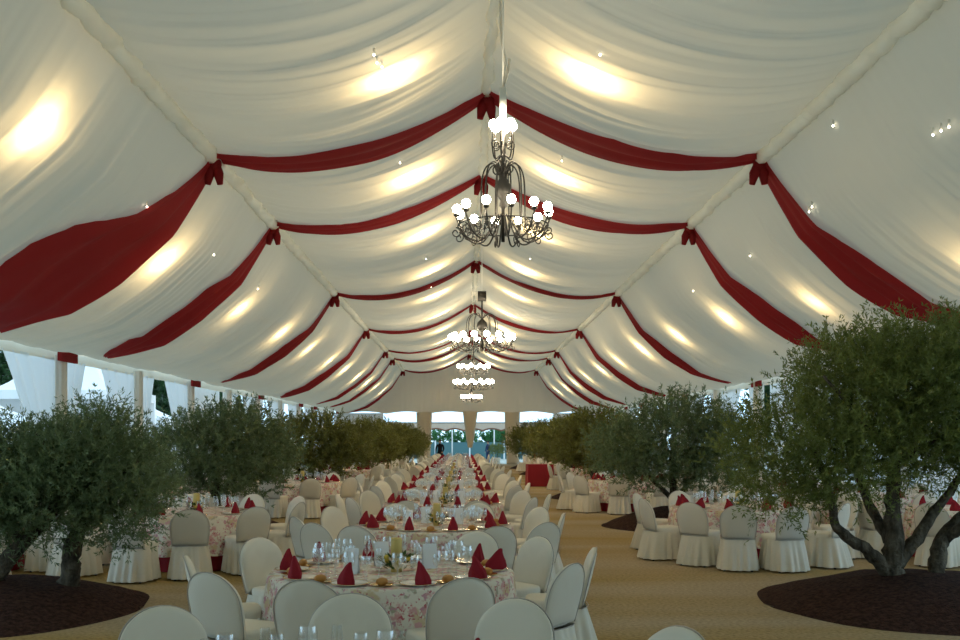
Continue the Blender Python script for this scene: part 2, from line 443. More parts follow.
# ------------------------------------------------------------------ red swags
def swag_roof(s, y, w_mid, back, y0):
    def fn(u, v):            # u along ridge->valley, v across the band
        wd = .42 + (w_mid-.42)*math.sin(PI*u)**.8 + .05*u
        yy = y + .18 - (v if back else v)*wd
        fold = .045*math.sin(v*13 + 2*u) * (1-.3*math.sin(PI*u)) + .02*nz(u*4, v*5, y)
        a = HV*u
        return (CX+s*a, yy, min(liner_z(s*a, y0+yy+q) for q in (-.06, 0, .06)) - .06 + min(.03, fold*.8))
    return grid(fn, 36, 21)
def swag_side(s, y, w_mid, wcam, y0):
    def fn(u, v):
        wd = .40 + (w_mid-.40)*math.sin(PI*u)**((1.5 if w_mid > 3 else 1.2) if u < .5 else .6)
        yy = y + .20 + .35*math.sin(PI*u)*(1-wcam) - v*wd
        fold = (.075*math.sin(v*15 + 3*u + 1.5*nz(u*2, 3, y0)) + .05*nz(u*3, v*9, y0+9))*min(1, wd/1.2)
        a = HV + (8.3-HV)*u
        return (CX+s*a, yy, min(liner_z(s*a, y0+yy+q) for q in (-.06, 0, .06)) - .06 - max(0, .06+fold)*(.35+.65*math.sin(PI*u)))
    return grid(fn, 44, 25)
def knot_vf():
    parts = [xf(sphere(.12, 10, 7), Matrix.Diagonal((1.0, .8, 1.15, 1)))]
    for dx in (-.09, .06):
        parts.append(tube([(dx*.5,0,0),(dx,0,-.16),(dx*1.4,.02,-.34)], [.06,.09,.05], 7))
    return merge(parts)
knot_me = mesh_of('knot', *knot_vf(), M['swag'])
tail_me = mesh_of('tail', *box(-.04,.04,-.45,.45,-.16,.06), M['swag'], smooth=False)
for n_, k in enumerate((0, 1, 3, 5, 7, 8, 10)):
    y = fy(k) if k < 10 else Y_GABLE-.5
    for s, side in ((-1,'left'), (1,'right')):
        r = obj('roof_swag', swag_roof(s, 0, 1.15 if s < 0 else 1.25, True, y), M['swag'], loc=(0, y, 0))
        tag(r, f'red fabric swag from ridge to {side} valley at the {ORD[n_]} draped frame', 'swag', 'red swags under the ceiling')
        if s < 0:
            kn = link(D.objects.new('knot', knot_me), r); kn.location = (CX, -.02, ZR-.12)
        wm = (3.3 if k == 0 else 1.5) if s < 0 else 1.25
        r = obj('side_swag', swag_side(s, 0, wm, 1.0 if s < 0 else .3, y), M['swag'], loc=(0, y, 0))
        tag(r, f'red fabric swag from {side} valley down to the wall at the {ORD[n_]} draped frame', 'swag', 'red swags under the ceiling')
        kn = link(D.objects.new('knot', knot_me), r); kn.location = (CX+s*HV, 0, ZV-.16)
        tl = link(D.objects.new('tail', tail_me), r); tl.location = (CX+s*(HWALL-.13), -.1, ZE+.02)

# ------------------------------------------------------------------ small glowing points under the liner
def on_liner(px, py, drop=.06):
    """the point of the liner seen in that direction"""
    kx, kz = (px-464)/960, (438-py)/960
    d = 4.0
    while d < 66:
        x, z = kx*d, HC + kz*d
        if abs(x-CX) > HWALL or z >= prof(x-CX) - drop - .08: break
        d += .02
    return Vector((kx*d, d, HC+kz*d))
pin = None
PINS = [(374,55,'upper left roof panel'),(377,63,'upper left roof panel'),(382,67,'upper left roof panel'),(400,163,'left roof panel behind the first swag'),(147,207,'first left side swag'),(214,255,'left side panel behind the first swag'),
        (258,289,'left side panel behind the second swag'),(809,212,'first right side swag'),(812,207,'first right side swag'),(833,126,'near right side panel'),(933,135,'near right side panel'),(941,131,'near right side panel'),(949,127,'near right side panel'),
        (750,256,'right side panel behind the first swag'),(693,291,'right side panel behind the second swag'),(562,161,'right roof panel behind the first swag'),(600,55,'upper right roof panel'),(530,259,'right roof panel behind the second swag'),(431,287,'third left roof swag'),(426,259,'left roof panel behind the second swag')]
for px, py, where in PINS:
    p = on_liner(px, py); lab = f'tiny glowing point on the {where}'
    if pin is None:
        pin = thing('glow_point', lab, 'bulb', p, 0, 'glowing points scattered under the ceiling: '+where)
        obj('globe', sphere(.014, 8, 6), M['pin'], pin)
        obj('stub', tube([(0,0,.02),(0,0,.09)], .012, 6), M['candle'], pin)
    else: dup(pin, p, 0, lab, 'glowing points scattered under the ceiling: '+where)

# ------------------------------------------------------------------ chandeliers
def scroll(r0, z0, r1, dz, turns=1.4, n=18, flip=1):
    """an S-shaped iron scroll in the x-z plane"""
    P = []
    for i in range(n+1):
        t = i/n; a = t*turns*2*PI; rr = r1*(1-.75*t)
        P.append((r0 + rr*math.sin(a)*flip, 0, z0 + dz + rr*math.cos(a)))
    return P
def rot(vf, a): return xf(vf, Matrix.Rotation(a, 4, 'Z'))
def chandelier(label, x, y, tiers, rod_top, top=None, cage=None, sleeve=None, drum=None):
    """tiers: (height of bulbs, ring radius, number of bulbs, bulb radius)"""
    t = thing('chandelier', label, 'chandelier', (x, y, 0), 0, 'wrought iron chandeliers along the ridge')
    holders = []; zt = max(q[0] for q in tiers); zb = min(q[0] for q in tiers)
    obj('cable', tube([(0,0,zt+.9),(0,0,rod_top)], .008, 6), M['candle'], t)
    st = [tube([(0,0,zb-.32),(0,0,zt+1.0)], .018, 8)]
    st.append(tr(lathe([(.005,-.1),(.04,-.06),(.028,0),(.07,.06),(.085,.14),(.04,.22),(.03,.3)], 12), 0, 0, zt+.10))
    obj('stem', merge(st), M['iron'], t)
    for (z, R, n, br) in tiers:
        arms = []
        for i in range(n):
            a = 2*PI*i/n + .13
            P = smooth_path([(R*.12,0,z-.05),(R*.45,0,z-.30),(R*.8,0,z-.27),(R,0,z-.10),(R,0,z-.045)], 4)
            arms.append(rot(tube(P, .009, 5), a))
            arms.append(rot(tube(scroll(R*.78, z-.22, .07, 0, 1.3, 14), .007, 4), a))
            arms.append(rot(tube(scroll(R*1.02, z-.24, .055, 0, 1.3, 14, -1), .007, 4), a))
            arms.append(rot(tube(scroll(R*.55, z-.17, .05, 0, 1.2, 12), .006, 4), a+PI/n))
            arms.append(rot(tr(lathe([(.006,-.05),(.03,-.035),(.034,-.02),(.02,-.02)], 8), R, 0, z-br+.01), a))
        ring = tube([(R*.97*math.cos(2*PI*i/36), R*.97*math.sin(2*PI*i/36), z-.16) for i in range(37)], .008, 5)
        holders.append(obj('arm_tier', merge(arms+[ring]), M['iron'], t))
    if cage:                                    # arched rods that carry the ring
        zc, R, n, zl = cage
        rods = []
        for i in range(n):
            P = smooth_path([(.03,0,zc-.06),(R*.35,0,zc+.03),(R*.62,0,zc),(R*.78,0,zc-.12),(R*.82,0,zc-.35),(R*.84,0,zl)], 4)
            rods.append(rot(tube(P, .008, 5), 2*PI*i/n))
        obj('cage', merge(rods), M['iron'], t)
    if top:                                     # small crown of globes above
        z, R, n, br = top
        sc = []
        for i in range(n):
            a = 2*PI*i/n + .3
            sc.append(rot(tube(smooth_path([(.02,0,z-.30),(R*.9,0,z-.34),(R*1.15,0,z-.2),(R,0,z-.05)], 4), .008, 5), a))
            sc.append(rot(tube(scroll(R*.75, z-.2, .055, 0, 1.4, 14), .007, 4), a))
            sc.append(rot(tube(scroll(R*.55, z-.45, .06, 0, 1.4, 14), .008, 4), a+.4))
            sc.append(rot(tube([(.02,0,z-.62),(R*.4,0,z-.5),(R*.55,0,z-.40)], .008, 4), a+.4))
        holders.append(obj('crown', merge(sc), M['iron'], t))
    if sleeve:
        obj('sleeve', tube([(0,0,sleeve[0]),(0,0,sleeve[1])], .036, 12), M['candle'], t)
        obj('ribbon', merge([tube(smooth_path([(0,0,sleeve[1]),(.03,0,sleeve[1]+.25),(-.02,.02,sleeve[1]+.6),(-.05,.02,rod_top)], 5), .014, 5), tube(smooth_path([(0,0,sleeve[1]),(.05,.02,sleeve[1]+.16),(.07,.03,sleeve[1]+.3)], 4), .012, 5)]), M['ruffle'], t)
    if drum:
        obj('ceiling_rose', merge([box(-.09,.09,-.09,.09,drum-.1,drum+.1), tube([(0,0,drum),(0,0,drum-.6)], .012, 6), tr(lathe([(.03,.25),(.10,.18),(.13,.05),(.06,0)], 12), 0,0,drum-.75)]), M['iron'], t)
    for hold, (z, R, n, br) in zip(holders, tiers + ([top] if top else [])):
        me = mesh_of('globe', *sphere(br, 12, 8), M['bulb'])
        for i in range(n):
            a = 2*PI*i/n + (.13 if not (top and (z, R, n, br) == top) else .3)
            g = link(D.objects.new('globe', me), hold); g.location = (R*math.cos(a), R*math.sin(a), z)
    return t
chandelier('nearest iron chandelier, with a small crown of globes above its ring', CX, 9.7, [(4.12, .47, 12, .045)], 7.4, top=(4.98, .10, 6, .05), cage=(4.56, .27, 10, 3.95), sleeve=(5.02, 5.36))
chandelier('second iron chandelier from the camera, with a wide ring of globes', CX, 21.0, [(4.03, .68, 16, .065)], 7.4, cage=(4.50, .42, 12, 3.9), drum=4.92)
chandelier('third chandelier, with two rings of globes, beyond the second', CX-.02, 37.5, [(4.62, .58, 10, .075), (4.02, .74, 14, .075)], 7.4)
chandelier('farthest and lowest looking chandelier, with one small ring of globes', CX, 50.5, [(4.0, .50, 10, .085)], 7.4)

# ------------------------------------------------------------------ tables
def skirt_vf(R, z0, z1, n=120, waves=36, amp=.02, flare=.0, zj=None, rows=6, seed=0.):
    V = []
    for j in range(rows):
        t = j/(rows-1); z = z1 + (z0-z1)*t
        for i in range(n):
            th = 2*PI*i/n
            r = R + flare*t + amp*(.15+.85*t)*math.sin(waves*th + 2.5*nz(th*3, seed)) + amp*.6*t*nz(th*6, 3, seed)
            V.append((r*math.cos(th), r*math.sin(th), z + (0 if zj is None else t*zj(th))))
    F = [(j*n+i, j*n+(i+1)%n, (j+1)*n+(i+1)%n, (j+1)*n+i) for j in range(rows-1) for i in range(n)]
    return V, F
RT = .97
def cloth_vf():
    v, f = skirt_vf(RT+.012, .22, .735, 130, 17, .035, .05, None, 7, 2.)
    n = 130
    rim = [(p[0], p[1], .735) for p in v[:n]]
    V = list(v); base = len(V)
    V += [(p[0]*.985, p[1]*.985, .752) for p in rim]; b2 = len(V)
    V += [(p[0]*.5, p[1]*.5, .752) for p in rim]; b3 = len(V); V.append((0,0,.752))
    F = list(f)
    for i in range(n):
        k = (i+1) % n
        F += [(base+i, base+k, k, i), (b2+i, b2+k, base+k, base+i), (b3, b2+k, b2+i)]
    return V, F
table0 = thing('banquet_table', 'x', 'table', (0,0,0), 0, 'round banquet tables')
obj('tabletop', tr(lathe([(RT-.01,0),(RT,.012),(RT,.028),(RT-.01,.04)], 60, True, True), 0, 0, .705), M['post_cover'], table0)
obj('underskirt', skirt_vf(RT-.05, .01, .71, 150, 40, .018, .03, None, 4, 1.), M['underskirt'], table0)
leg_me = mesh_of('leg', *tube([(0,0,0),(0,0,.705)], .02, 8), M['steel'])
for i in range(4):
    l = link(D.objects.new('leg', leg_me), table0); a = PI/4 + i*PI/2; l.location = (.6*math.cos(a), .6*math.sin(a), 0)
cloth0 = obj('tablecloth', cloth_vf(), M['floral'])
tag(cloth0, 'x', 'tablecloth', 'floral tablecloths')

# ------------------------------------------------------------------ chair in a loose cover (front faces +y, origin on the floor below the seat)
ZSEAT = .46
def back_outline(n=40):
    """half-width against height for the round-topped back"""
    P = []
    H = .47
    def hw(v):
        lo = .218 + .024*math.sin(PI*min(1, v/.95))
        if v > .54: lo *= max(0, 1-((v-.54)/.46)**2.5)**.5
        return lo
    vs = [i/(n//2) for i in range(n//2)] + [1 - .5*(1-.985), ]
    vs = [1-(1-i/(n//2))**1.5 for i in range(n//2+1)]
    for v in vs: P.append((hw(v), v*H))
    for v in reversed(vs[:-1]): P.append((-hw(v), v*H))
    return P
def lean(x, z, off):
    """point of the back panel: leans away and curves a little round the sitter"""
    y = -.235 - .115*(z/.47) + .35*x*x + off
    return (x, y, ZSEAT - .02 + z)
def back_vf():
    O = back_outline(); n = len(O); cx, cz = 0, .22
    layers = [(.0, .030), (.55, .030), (.88, .026), (.985, .012), (1, 0), (.985, -.012), (.88, -.024), (.55, -.030), (.0, -.030)]
    V, F, idx = [], [], []
    for s, off in layers:
        if s == 0: idx.append([len(V)]*n); V.append(lean(cx, cz, off))
        else:
            idx.append(list(range(len(V), len(V)+n)))
            for x, z in O:
                V.append(lean(cx+(x-cx)*s, cz+(z-cz)*s, off + .006*nz(x*9+3, z*3, 1.3)*(s < .9)))
    for a, b in zip(idx[:-1], idx[1:]):
        for i in range(n):
            k = (i+1) % n; q = []
            for j in (a[i], a[k], b[k], b[i]):
                if j not in q: q.append(j)
            if len(q) >= 3: F.append(tuple(q))
    return V, F
def chair_skirt():
    V = []; n = 128; rows = 6
    for j in range(rows):
        t = j/(rows-1); z = ZSEAT-.03 - (ZSEAT-.055)*t
        for i in range(n):
            th = 2*PI*i/n; c, s = math.cos(th), math.sin(th)
            e = 5.0; r = 1/((abs(c)/.222)**e + (abs(s)/.222)**e)**(1/e)
            back = max(0, -s)
            pl = .024*(t**.7)*(math.sin(th*16 + 1.8*nz(c*2, s*2, 3.)) ) + .03*t*nz(c*4, s*4, 8.)
            V.append((c*(r+pl+.045*t), s*(r+pl+.045*t) - .035 - .02*back - .07*t*back*(back > .5), z))
    F = [(j*n+i, (j)*n+(i+1)%n, (j+1)*n+(i+1)%n, (j+1)*n+i) for j in range(rows-1) for i in range(n)]
    return V, F
def seat_vf():
    V = []; n = 40
    lay = [(.0,.035),(.8,.035),(.96,.028),(1,.010),(1,-.03)]
    for s_, z in lay:
        for i in range(n):
            th = 2*PI*i/n; c, s = math.cos(th), math.sin(th); e = 5.
            r = 1/((abs(c)/.222)**e + (abs(s)/.222)**e)**(1/e)
            V.append((c*r*s_, s*r*s_+.005, ZSEAT+z))
    F = [(j*n+i, j*n+(i+1)%n, (j+1)*n+(i+1)%n, (j+1)*n+i) for j in range(len(lay)-1) for i in range(n)]
    return V, F
def piping_vf():
    O = back_outline()
    p1 = [lean(x*1.005, z, -.016) for x, z in O]
    p2 = [(-.23,-.23,ZSEAT-.025), (-.12,-.285,ZSEAT-.025), (0,-.295,ZSEAT-.025), (.12,-.285,ZSEAT-.025), (.23,-.23,ZSEAT-.025)]
    return merge([tube(p1, .0045, 4), tube(p2, .004, 4)])
chair0 = thing('banquet_chair', 'x', 'chair', (0,0,0), 0, 'cream covered banquet chairs')
obj('backrest', back_vf(), M['cover'], chair0)
obj('seat', seat_vf(), M['cover'], chair0)
obj('skirt', chair_skirt(), M['cover'], chair0)
obj('piping', piping_vf(), M['piping'], chair0)
foot_me = mesh_of('foot', *lathe([(.016,0),(.018,.012),(.013,.07)], 8, True, True), M['foot'])
for x_, y_ in ((-.18,.13),(.18,.13),(-.18,-.26),(.18,-.26)):
    f = link(D.objects.new('foot', foot_me), chair0); f.location = (x_, y_, 0)

# ------------------------------------------------------------------ tableware
def gl(P, n=10): return lathe(P, n)
GL = {'water goblet': (gl([(.036,0),(.034,.003),(.006,.008),(.005,.085),(.012,.095),(.036,.115),(.045,.145),(.044,.185),(.038,.215)]), .215),
      'wine glass': (gl([(.032,0),(.030,.003),(.005,.008),(.0045,.085),(.010,.094),(.030,.11),(.037,.135),(.035,.165),(.031,.188)]), .188),
      'champagne flute': (gl([(.030,0),(.028,.003),(.005,.008),(.0045,.075),(.010,.085),(.022,.105),(.026,.15),(.025,.20),(.022,.24)]), .24)}
GL['sherry glass'] = (gl([(.028,0),(.026,.003),(.005,.008),(.0045,.07),(.010,.08),(.026,.095),(.032,.12),(.030,.15),(.027,.172)]), .172)
glass0 = {}
for nm, (vf, h) in GL.items():
    glass0[nm] = tag(obj(nm.replace(' ', '_'), vf, M['glass'], loc=(0,0,-5)), 'x', 'glass', nm+'es' if nm.endswith('s') else nm+'s')
def napkin_vf():
    V = []; n = 20
    lay = [(0,.080,.050,0,0),(.03,.082,.050,0,0),(.065,.068,.042,.004,0),(.10,.045,.030,.012,.003),(.13,.030,.020,.020,.006),(.155,.017,.011,.034,.01),(.163,.008,.006,.038,.01)]
    for z, rx, ry, ox, oy in lay:
        for i in range(n):
            th = 2*PI*i/n; k = 1 + .14*math.sin(th*5+z*12)
            V.append((ox+rx*k*math.cos(th), oy+ry*k*math.sin(th), z))
    F = [(j*n+i, j*n+(i+1)%n, (j+1)*n+(i+1)%n, (j+1)*n+i) for j in range(len(lay)-1) for i in range(n)]
    F.append(tuple((len(lay)-1)*n+i for i in range(n)))
    return V, F
napkin0 = tag(obj('napkin', napkin_vf(), M['napkin'], loc=(0,0,-5)), 'x', 'napkin', 'red napkin cones')
plate0 = thing('dinner_plate', 'x', 'plate', (0,0,-5), 0, 'dinner plates')
obj('dish', lathe([(.001,.006),(.085,.006),(.10,.010),(.138,.018),(.14,.021),(.136,.021),(.10,.014),(.084,.010),(.001,.010)], 28), M['plate'], plate0)
obj('rim', lathe([(.134,.0215),(.1405,.0225),(.1415,.020)], 28), M['gold'], plate0)
side0 = thing('side_plate', 'x', 'plate', (0,0,-5), 0, 'gilt side plates')
obj('dish', lathe([(.001,.004),(.05,.004),(.083,.013),(.085,.015),(.05,.008),(.001,.007)], 20), M['gold'], side0)
roll0 = tag(obj('bread_roll', xf(sphere(.04, 12, 8), Matrix.Diagonal((1.25,.9,.75,1))), M['roll'], loc=(0,0,-5)), 'x', 'bread roll', 'bread rolls')
def card_vf():
    return [(-.06,-.028,0),(.06,-.028,0),(.06,0,.2),(-.06,0,.2),(.06,.028,0),(-.06,.028,0),(-.06,-.026,0),(.06,-.026,0),(.06,0,.197),(-.06,0,.197)], [(0,1,2,3),(3,2,4,5),(7,6,9,8),]
card0 = tag(obj('menu_card', card_vf(), M['card'], loc=(0,0,-5), smooth=False), 'x', 'card', 'white menu cards')
rng = random.Random(4)
post0 = thing('centrepiece', 'x', 'centrepiece', (0,0,-5), 0, 'table centrepieces')
obj('candle', lathe([(.001,0),(.045,0),(.045,.26),(.042,.27),(.001,.262)], 16), M['amber'], post0)
def foliage_ring():
    P = []
    for i in range(90):
        a = rng.uniform(0, 2*PI); r = rng.uniform(.05, .12); z = rng.uniform(.01, .12)
        d = Vector((math.cos(a), math.sin(a), rng.uniform(.1, 1.0))).normalized(); s = d.cross(Vector((0,0,1))).normalized()*.016
        p = Vector((r*math.cos(a), r*math.sin(a), z)); L_ = rng.uniform(.05, .09)
        P.append(([p, p+d*L_*.5+s, p+d*L_, p+d*L_*.5-s], [(0,1,2,3)]))
    return merge(P)
obj('greenery', foliage_ring(), M['green'], post0)
fl = merge([sphere(.022, 8, 6, (.09*math.cos(a), .09*math.sin(a), .10+.02*math.sin(3*a))) for a in (.3, 1.5, 2.6, 3.9, 5.2)])
obj('blossom', fl, M['yellow'], post0)

P10 = ['right end','far right','far middle-right','far middle-left','far left','left end','near left','near middle-left','near middle-right','near right']
P8 = ['right end','far right','far middle','far left','left end','near left','near middle','near right']
rng = random.Random(11)
Q = Vector
stats = {'chair': 0, 'glass': 0}
used = set()
def first_or_dup(src, loc, rz, label):
    """moves the first one built, copies it afterwards"""
    if src.name not in used:
        used.add(src.name); src.location = loc; src.rotation_euler = (0,0,rz); src['label'] = label; return src
    return dup(src, loc, rz, label)
rest_glasses = []
def table(x, y, name, nch, setting, chairs=None, spin=0., skipang=None, rc=1.36, napk=None):
    """setting: 3 = full, 2 = napkins, plates and glasses, 1 = napkins only, 0 = bare"""
    first_or_dup(table0, (x,y,0), spin, f'round banquet table with red underskirt, {name}')
    first_or_dup(cloth0, (x,y,0), spin*3.1, f'pink floral tablecloth draped over {name}')
    names = P10 if nch == 10 else P8
    for i in range(nch):
        th = 2*PI*i/nch
        if skipang and skipang(th): continue
        pos = names[i]
        # chair
        if chairs is None or chairs.get(i, 1) is not None:
            ov = (chairs or {}).get(i, 1)
            if ov == 1:
                t2 = th + rng.uniform(-.05,.05); r = rc + rng.uniform(-.05,.09)
                cx_, cy_, face = x + r*math.cos(t2), y + r*math.sin(t2), t2 + PI/2 + rng.uniform(-.14,.14)
            else: cx_, cy_, face = ov
            first_or_dup(chair0, (cx_,cy_,0), face, f'cream covered round-back chair at the {pos} of {name}'); stats['chair'] += 1
        def at(r, a, z): return (x+r*math.cos(a), y+r*math.sin(a), z)
        if setting >= 1:
            z = .752
            if setting >= 2:
                first_or_dup(plate0, at(.80, th, z), 0, f'gold-rimmed white dinner plate, {pos} seat of {name}'); z += .012
            if napk is None or i in napk: first_or_dup(napkin0, at(.84 if setting >= 2 else .8, th+rng.uniform(-.05,.05), z), rng.uniform(0, 6.28), f'red folded napkin standing, {pos} seat of {name}')
        if setting >= 2:
            for q, (nm, r, da) in enumerate((('water goblet',.60,-.17),('wine glass',.60,.06),('champagne flute',.50,.20),('sherry glass',.48,-.07))[:4 if setting >= 3 else 3]):
                if stats['glass'] < 298:
                    first_or_dup(glass0[nm], at(r+rng.uniform(-.02,.02), th+da, .752), 0, f'clear {nm}, {pos} seat of {name}'); stats['glass'] += 1
                else: rest_glasses.append((nm, at(r, th+da, .752)))
        elif setting == 1:
            for nm, r, da in (('water goblet',.56,-.15),('champagne flute',.52,.12)): rest_glasses.append((nm, at(r, th+da, .752)))
        if setting >= 3:
            first_or_dup(side0, at(.80, th+.30, .752), 0, f'small gilt side plate, {pos} seat of {name}')
            first_or_dup(roll0, at(.80, th+.30, .785), rng.uniform(0, 3), f'golden bread roll, {pos} seat of {name}')
    if setting >= 2:
        first_or_dup(post0, (x+.04, y-.05, .752), rng.uniform(0,6), f'candle centrepiece with greenery in the middle of {name}')
    if setting >= 3:
        for j, (a, pos) in enumerate(((3.6,'left'), (.5,'right'), (1.9,'far'))):
            first_or_dup(card0, (x+.34*math.cos(a), y+.34*math.sin(a), .752), rng.uniform(-.5,.5), f'white folded menu card on the {pos} part of {name}')

def facing(px, py, tx, ty, jit=0.): return math.atan2(ty-py, tx-px) - PI/2 + jit
# centre row, placed from the photograph: chair seats stand .33 m inside their back tops
def seats(lst, tx, ty):
    out = {}
    for i, bx, by, jit in lst:
        f = facing(bx, by, tx, ty, jit); out[i] = (bx - .31*math.sin(f), by + .31*math.cos(f), f)
    return out
T = [(-.62, 3.75), (-.58, 7.72), (-.37, 11.75), (-.34, 15.6)] + [(-.36, 15.6+3.9*k) for k in range(1, 11)]
c0 = seats([(0,1.02,4.6,.1),(1,.29,5.4,0),(2,-.08,5.75,0),(3,-.66,5.57,0),(4,-1.62,5.16,0)], *T[0]); 
for i in (2, 5, 6, 7, 8, 9): c0[i] = None
table(*T[0], 'the nearest, half hidden centre-row table', 10, 3, c0, skipang=lambda a: PI*1.12 < a < PI*1.9, napk=(1,))
c1 = seats([(0,1.05,8.0,-.25),(1,.67,8.85,-.1),(2,.12,9.35,0),(4,-1.86,8.76,0),(5,-2.12,7.45,.1),(6,-1.72,6.55,.25),(7,-1.01,6.22,.1),(8,-.01,6.3,.05),(9,.76,7.0,-.15)], *T[1]); c1[3] = None
table(*T[1], 'the nearest full centre-row table', 10, 3, c1)
c2 = seats([(0,1.18,11.7,-.1),(1,.98,12.65,0),(4,-1.74,12.75,0),(5,-1.92,11.1,.2),(6,-1.6,10.35,.1),(7,-1.12,10.0,0),(8,.33,9.95,0),(9,.87,10.4,-.1)], *T[2])
table(*T[2], 'the second full centre-row table', 10, 3, c2)
for n_, (x, y) in enumerate(T[3:]):
    nch = 10 if n_ < 4 else 8
    table(x, y, f'the {ORD[n_+2]} full centre-row table', nch, 3 if n_ < 2 else (2 if n_ < 5 else 1), None, spin=.31*n_)
# tables between the olive trees
table(4.2, 14.9, 'the nearest table between right olive trees', 10, 2, seats([(7,3.73,13.05,0),(8,4.45,12.95,.1),(6,3.22,13.6,-.1),(5,2.72,14.4,-.1),(9,5.3,13.4,.2),(0,5.9,14.6,.2)], 4.2, 14.9))
table(-3.9, 13.9, 'the nearest table between left olive trees', 10, 2, seats([(7,-4.24,12.0,0),(8,-3.5,12.25,0),(9,-2.78,12.75,-.1),(0,-2.35,13.6,-.1),(6,-5.3,12.5,.1)], -3.9, 13.9))
LN, RN = ['second','third','fourth','fifth'], ['second','third','fourth','fifth']
for n_ in range(4):
    table(4.15 if n_ == 0 else 4.65, 24.4+9.3*n_, f'the {LN[n_]} table between right olive trees', 10 if n_ == 0 else 8, 2 if n_ == 0 else 1, spin=.4*n_)
    table(-3.95-.12*n_, 23.3+9.2*n_, f'the {RN[n_]} table between left olive trees', 10 if n_ == 0 else 8, 2 if n_ == 0 else 1, spin=.7*n_)
OUT = ['nearest','second','third','fourth','fifth']
for n_ in range(5):
    table(7.8, (14.6,18.0,22.3,25.6,31.8)[n_], f'the {OUT[n_]} table along right tent wall', 8, 1 if n_ < 3 else 0, rc=1.37, spin=n_)
    table(-7.1, (13.2,16.4,21.7,25.3,31.4)[n_], f'the {OUT[n_]} table along left tent wall', 8, 1 if n_ < 3 else 0, rc=1.37, spin=n_)
tag(obj('glassware', merge([tr(lathe(({'water goblet':[(.03,0),(.005,.01),(.005,.09),(.04,.13),(.036,.21)],'wine glass':[(.03,0),(.005,.01),(.005,.09),(.036,.13),(.03,.19)],'champagne flute':[(.03,0),(.005,.01),(.005,.09),(.026,.13),(.022,.24)]})[nm], 6), *p) for nm, p in rest_glasses]), M['glass']), 'clear glasses set out on the farther tables', 'glassware', kind='stuff')

# red draped box by the aisle
rb = thing('red_draped_stand', 'red cloth covered stand beside the aisle, under the far right olive trees', 'stand', (2.85, 36.2, 0), .08)
obj('body', box(-.46,.46,-.3,.3,0,.80), M['underskirt'], rb, smooth=False)
obj('cover', merge([box(-.48,.48,-.32,.32,.80,.83), ([(-.48,-.32,.80),(.48,-.32,.80),(.50,-.35,.02),(-.50,-.35,.02)], [(0,1,2,3)]), ([(.48,-.32,.80),(.48,.32,.80),(.5,.35,.02),(.5,-.35,.02)], [(0,1,2,3)]), ([(-.48,.32,.80),(-.48,-.32,.80),(-.5,-.35,.02),(-.5,.35,.02)], [(0,1,2,3)])]), M['underskirt'], rb, smooth=False)

# ------------------------------------------------------------------ olive trees
def leaves_np(points, dirs, lens, wid, seed):
    """one narrow folded blade per row of points"""
    r = np.random.RandomState(seed); n = len(points)
    side = np.cross(dirs, r.normal(size=(n,3))); side /= np.linalg.norm(side, axis=1, keepdims=True)+1e-9
    L_ = lens[:,None]; W_ = (wid*lens)[:,None]
    v = np.stack([points, points+dirs*L_*.5+side*W_, points+dirs*L_, points+dirs*L_*.5-side*W_], 1).reshape(-1,3)
    return v
def leaf_mesh(name, V, m):
    n = len(V)//4; me = D.meshes.new(name)
    me.vertices.add(len(V)); me.vertices.foreach_set('co', V.astype(np.float32).ravel())
    me.loops.add(len(V)); me.loops.foreach_set('vertex_index', np.arange(len(V), dtype=np.int32))
    me.polygons.add(n); me.polygons.foreach_set('loop_start', np.arange(0, 4*n, 4, dtype=np.int32))
    me.update(calc_edges=True); me.materials.append(m); me.validate()
    return me
def crown(lobes, ntw, per, leaf, twig, seed, upb=.75, wid=.12):
    """lobes: (cx,cy,cz, rx,ry,rz). Twigs start inside the lobes and grow outward; blades sit along them."""
    r = np.random.RandomState(seed)
    vol = np.array([l[3]*l[4]*l[5] for l in lobes])**.8; pick = r.choice(len(lobes), ntw, p=vol/vol.sum())
    Lb = np.array(lobes)[pick]
    d = r.normal(size=(ntw,3)); d /= np.linalg.norm(d, axis=1, keepdims=True)
    rad = r.uniform(.12, 1, ntw)**.45
    rad *= 1 + .12*np.array([noise.noise(Vector(q*2.3+seed)) for q in d])
    base = Lb[:,:3] + d*Lb[:,3:]*rad[:,None]
    g = d*.8 + np.array([0,0,upb]) + r.normal(size=(ntw,3))*.45; g /= np.linalg.norm(g, axis=1, keepdims=True)
    tl = twig*r.uniform(.5, 1.25, ntw)
    t = r.uniform(0, 1, (ntw, per))
    P = base[:,None,:] + g[:,None,:]*(t*tl[:,None])[:,:,None]
    P[:,:,2] -= .10*(t*tl[:,None])**2*(d[:,2] < .2)[:,None]*3
    P = P.reshape(-1,3)
    dd = np.repeat(g, per, 0)*.75 + r.normal(size=(ntw*per,3))*.62; dd /= np.linalg.norm(dd, axis=1, keepdims=True)
    lens = leaf*r.uniform(.6, 1.25, ntw*per)
    return leaves_np(P, dd, lens, wid, seed+1)
def limb(pts, r0, r1, seed=0, n=9):
    P = smooth_path(pts, 5); k = len(P)
    P = [p + Vector((.02*nz(i*.5, seed, 1), .02*nz(i*.5, seed, 5), 0)) for i, p in enumerate(P)]
    return tube(P, [(r0 + (r1-r0)*(i/(k-1))**.8)*(1+.16*nz(i*.7, seed, 9)) for i in range(k)], n, True, .35, seed)
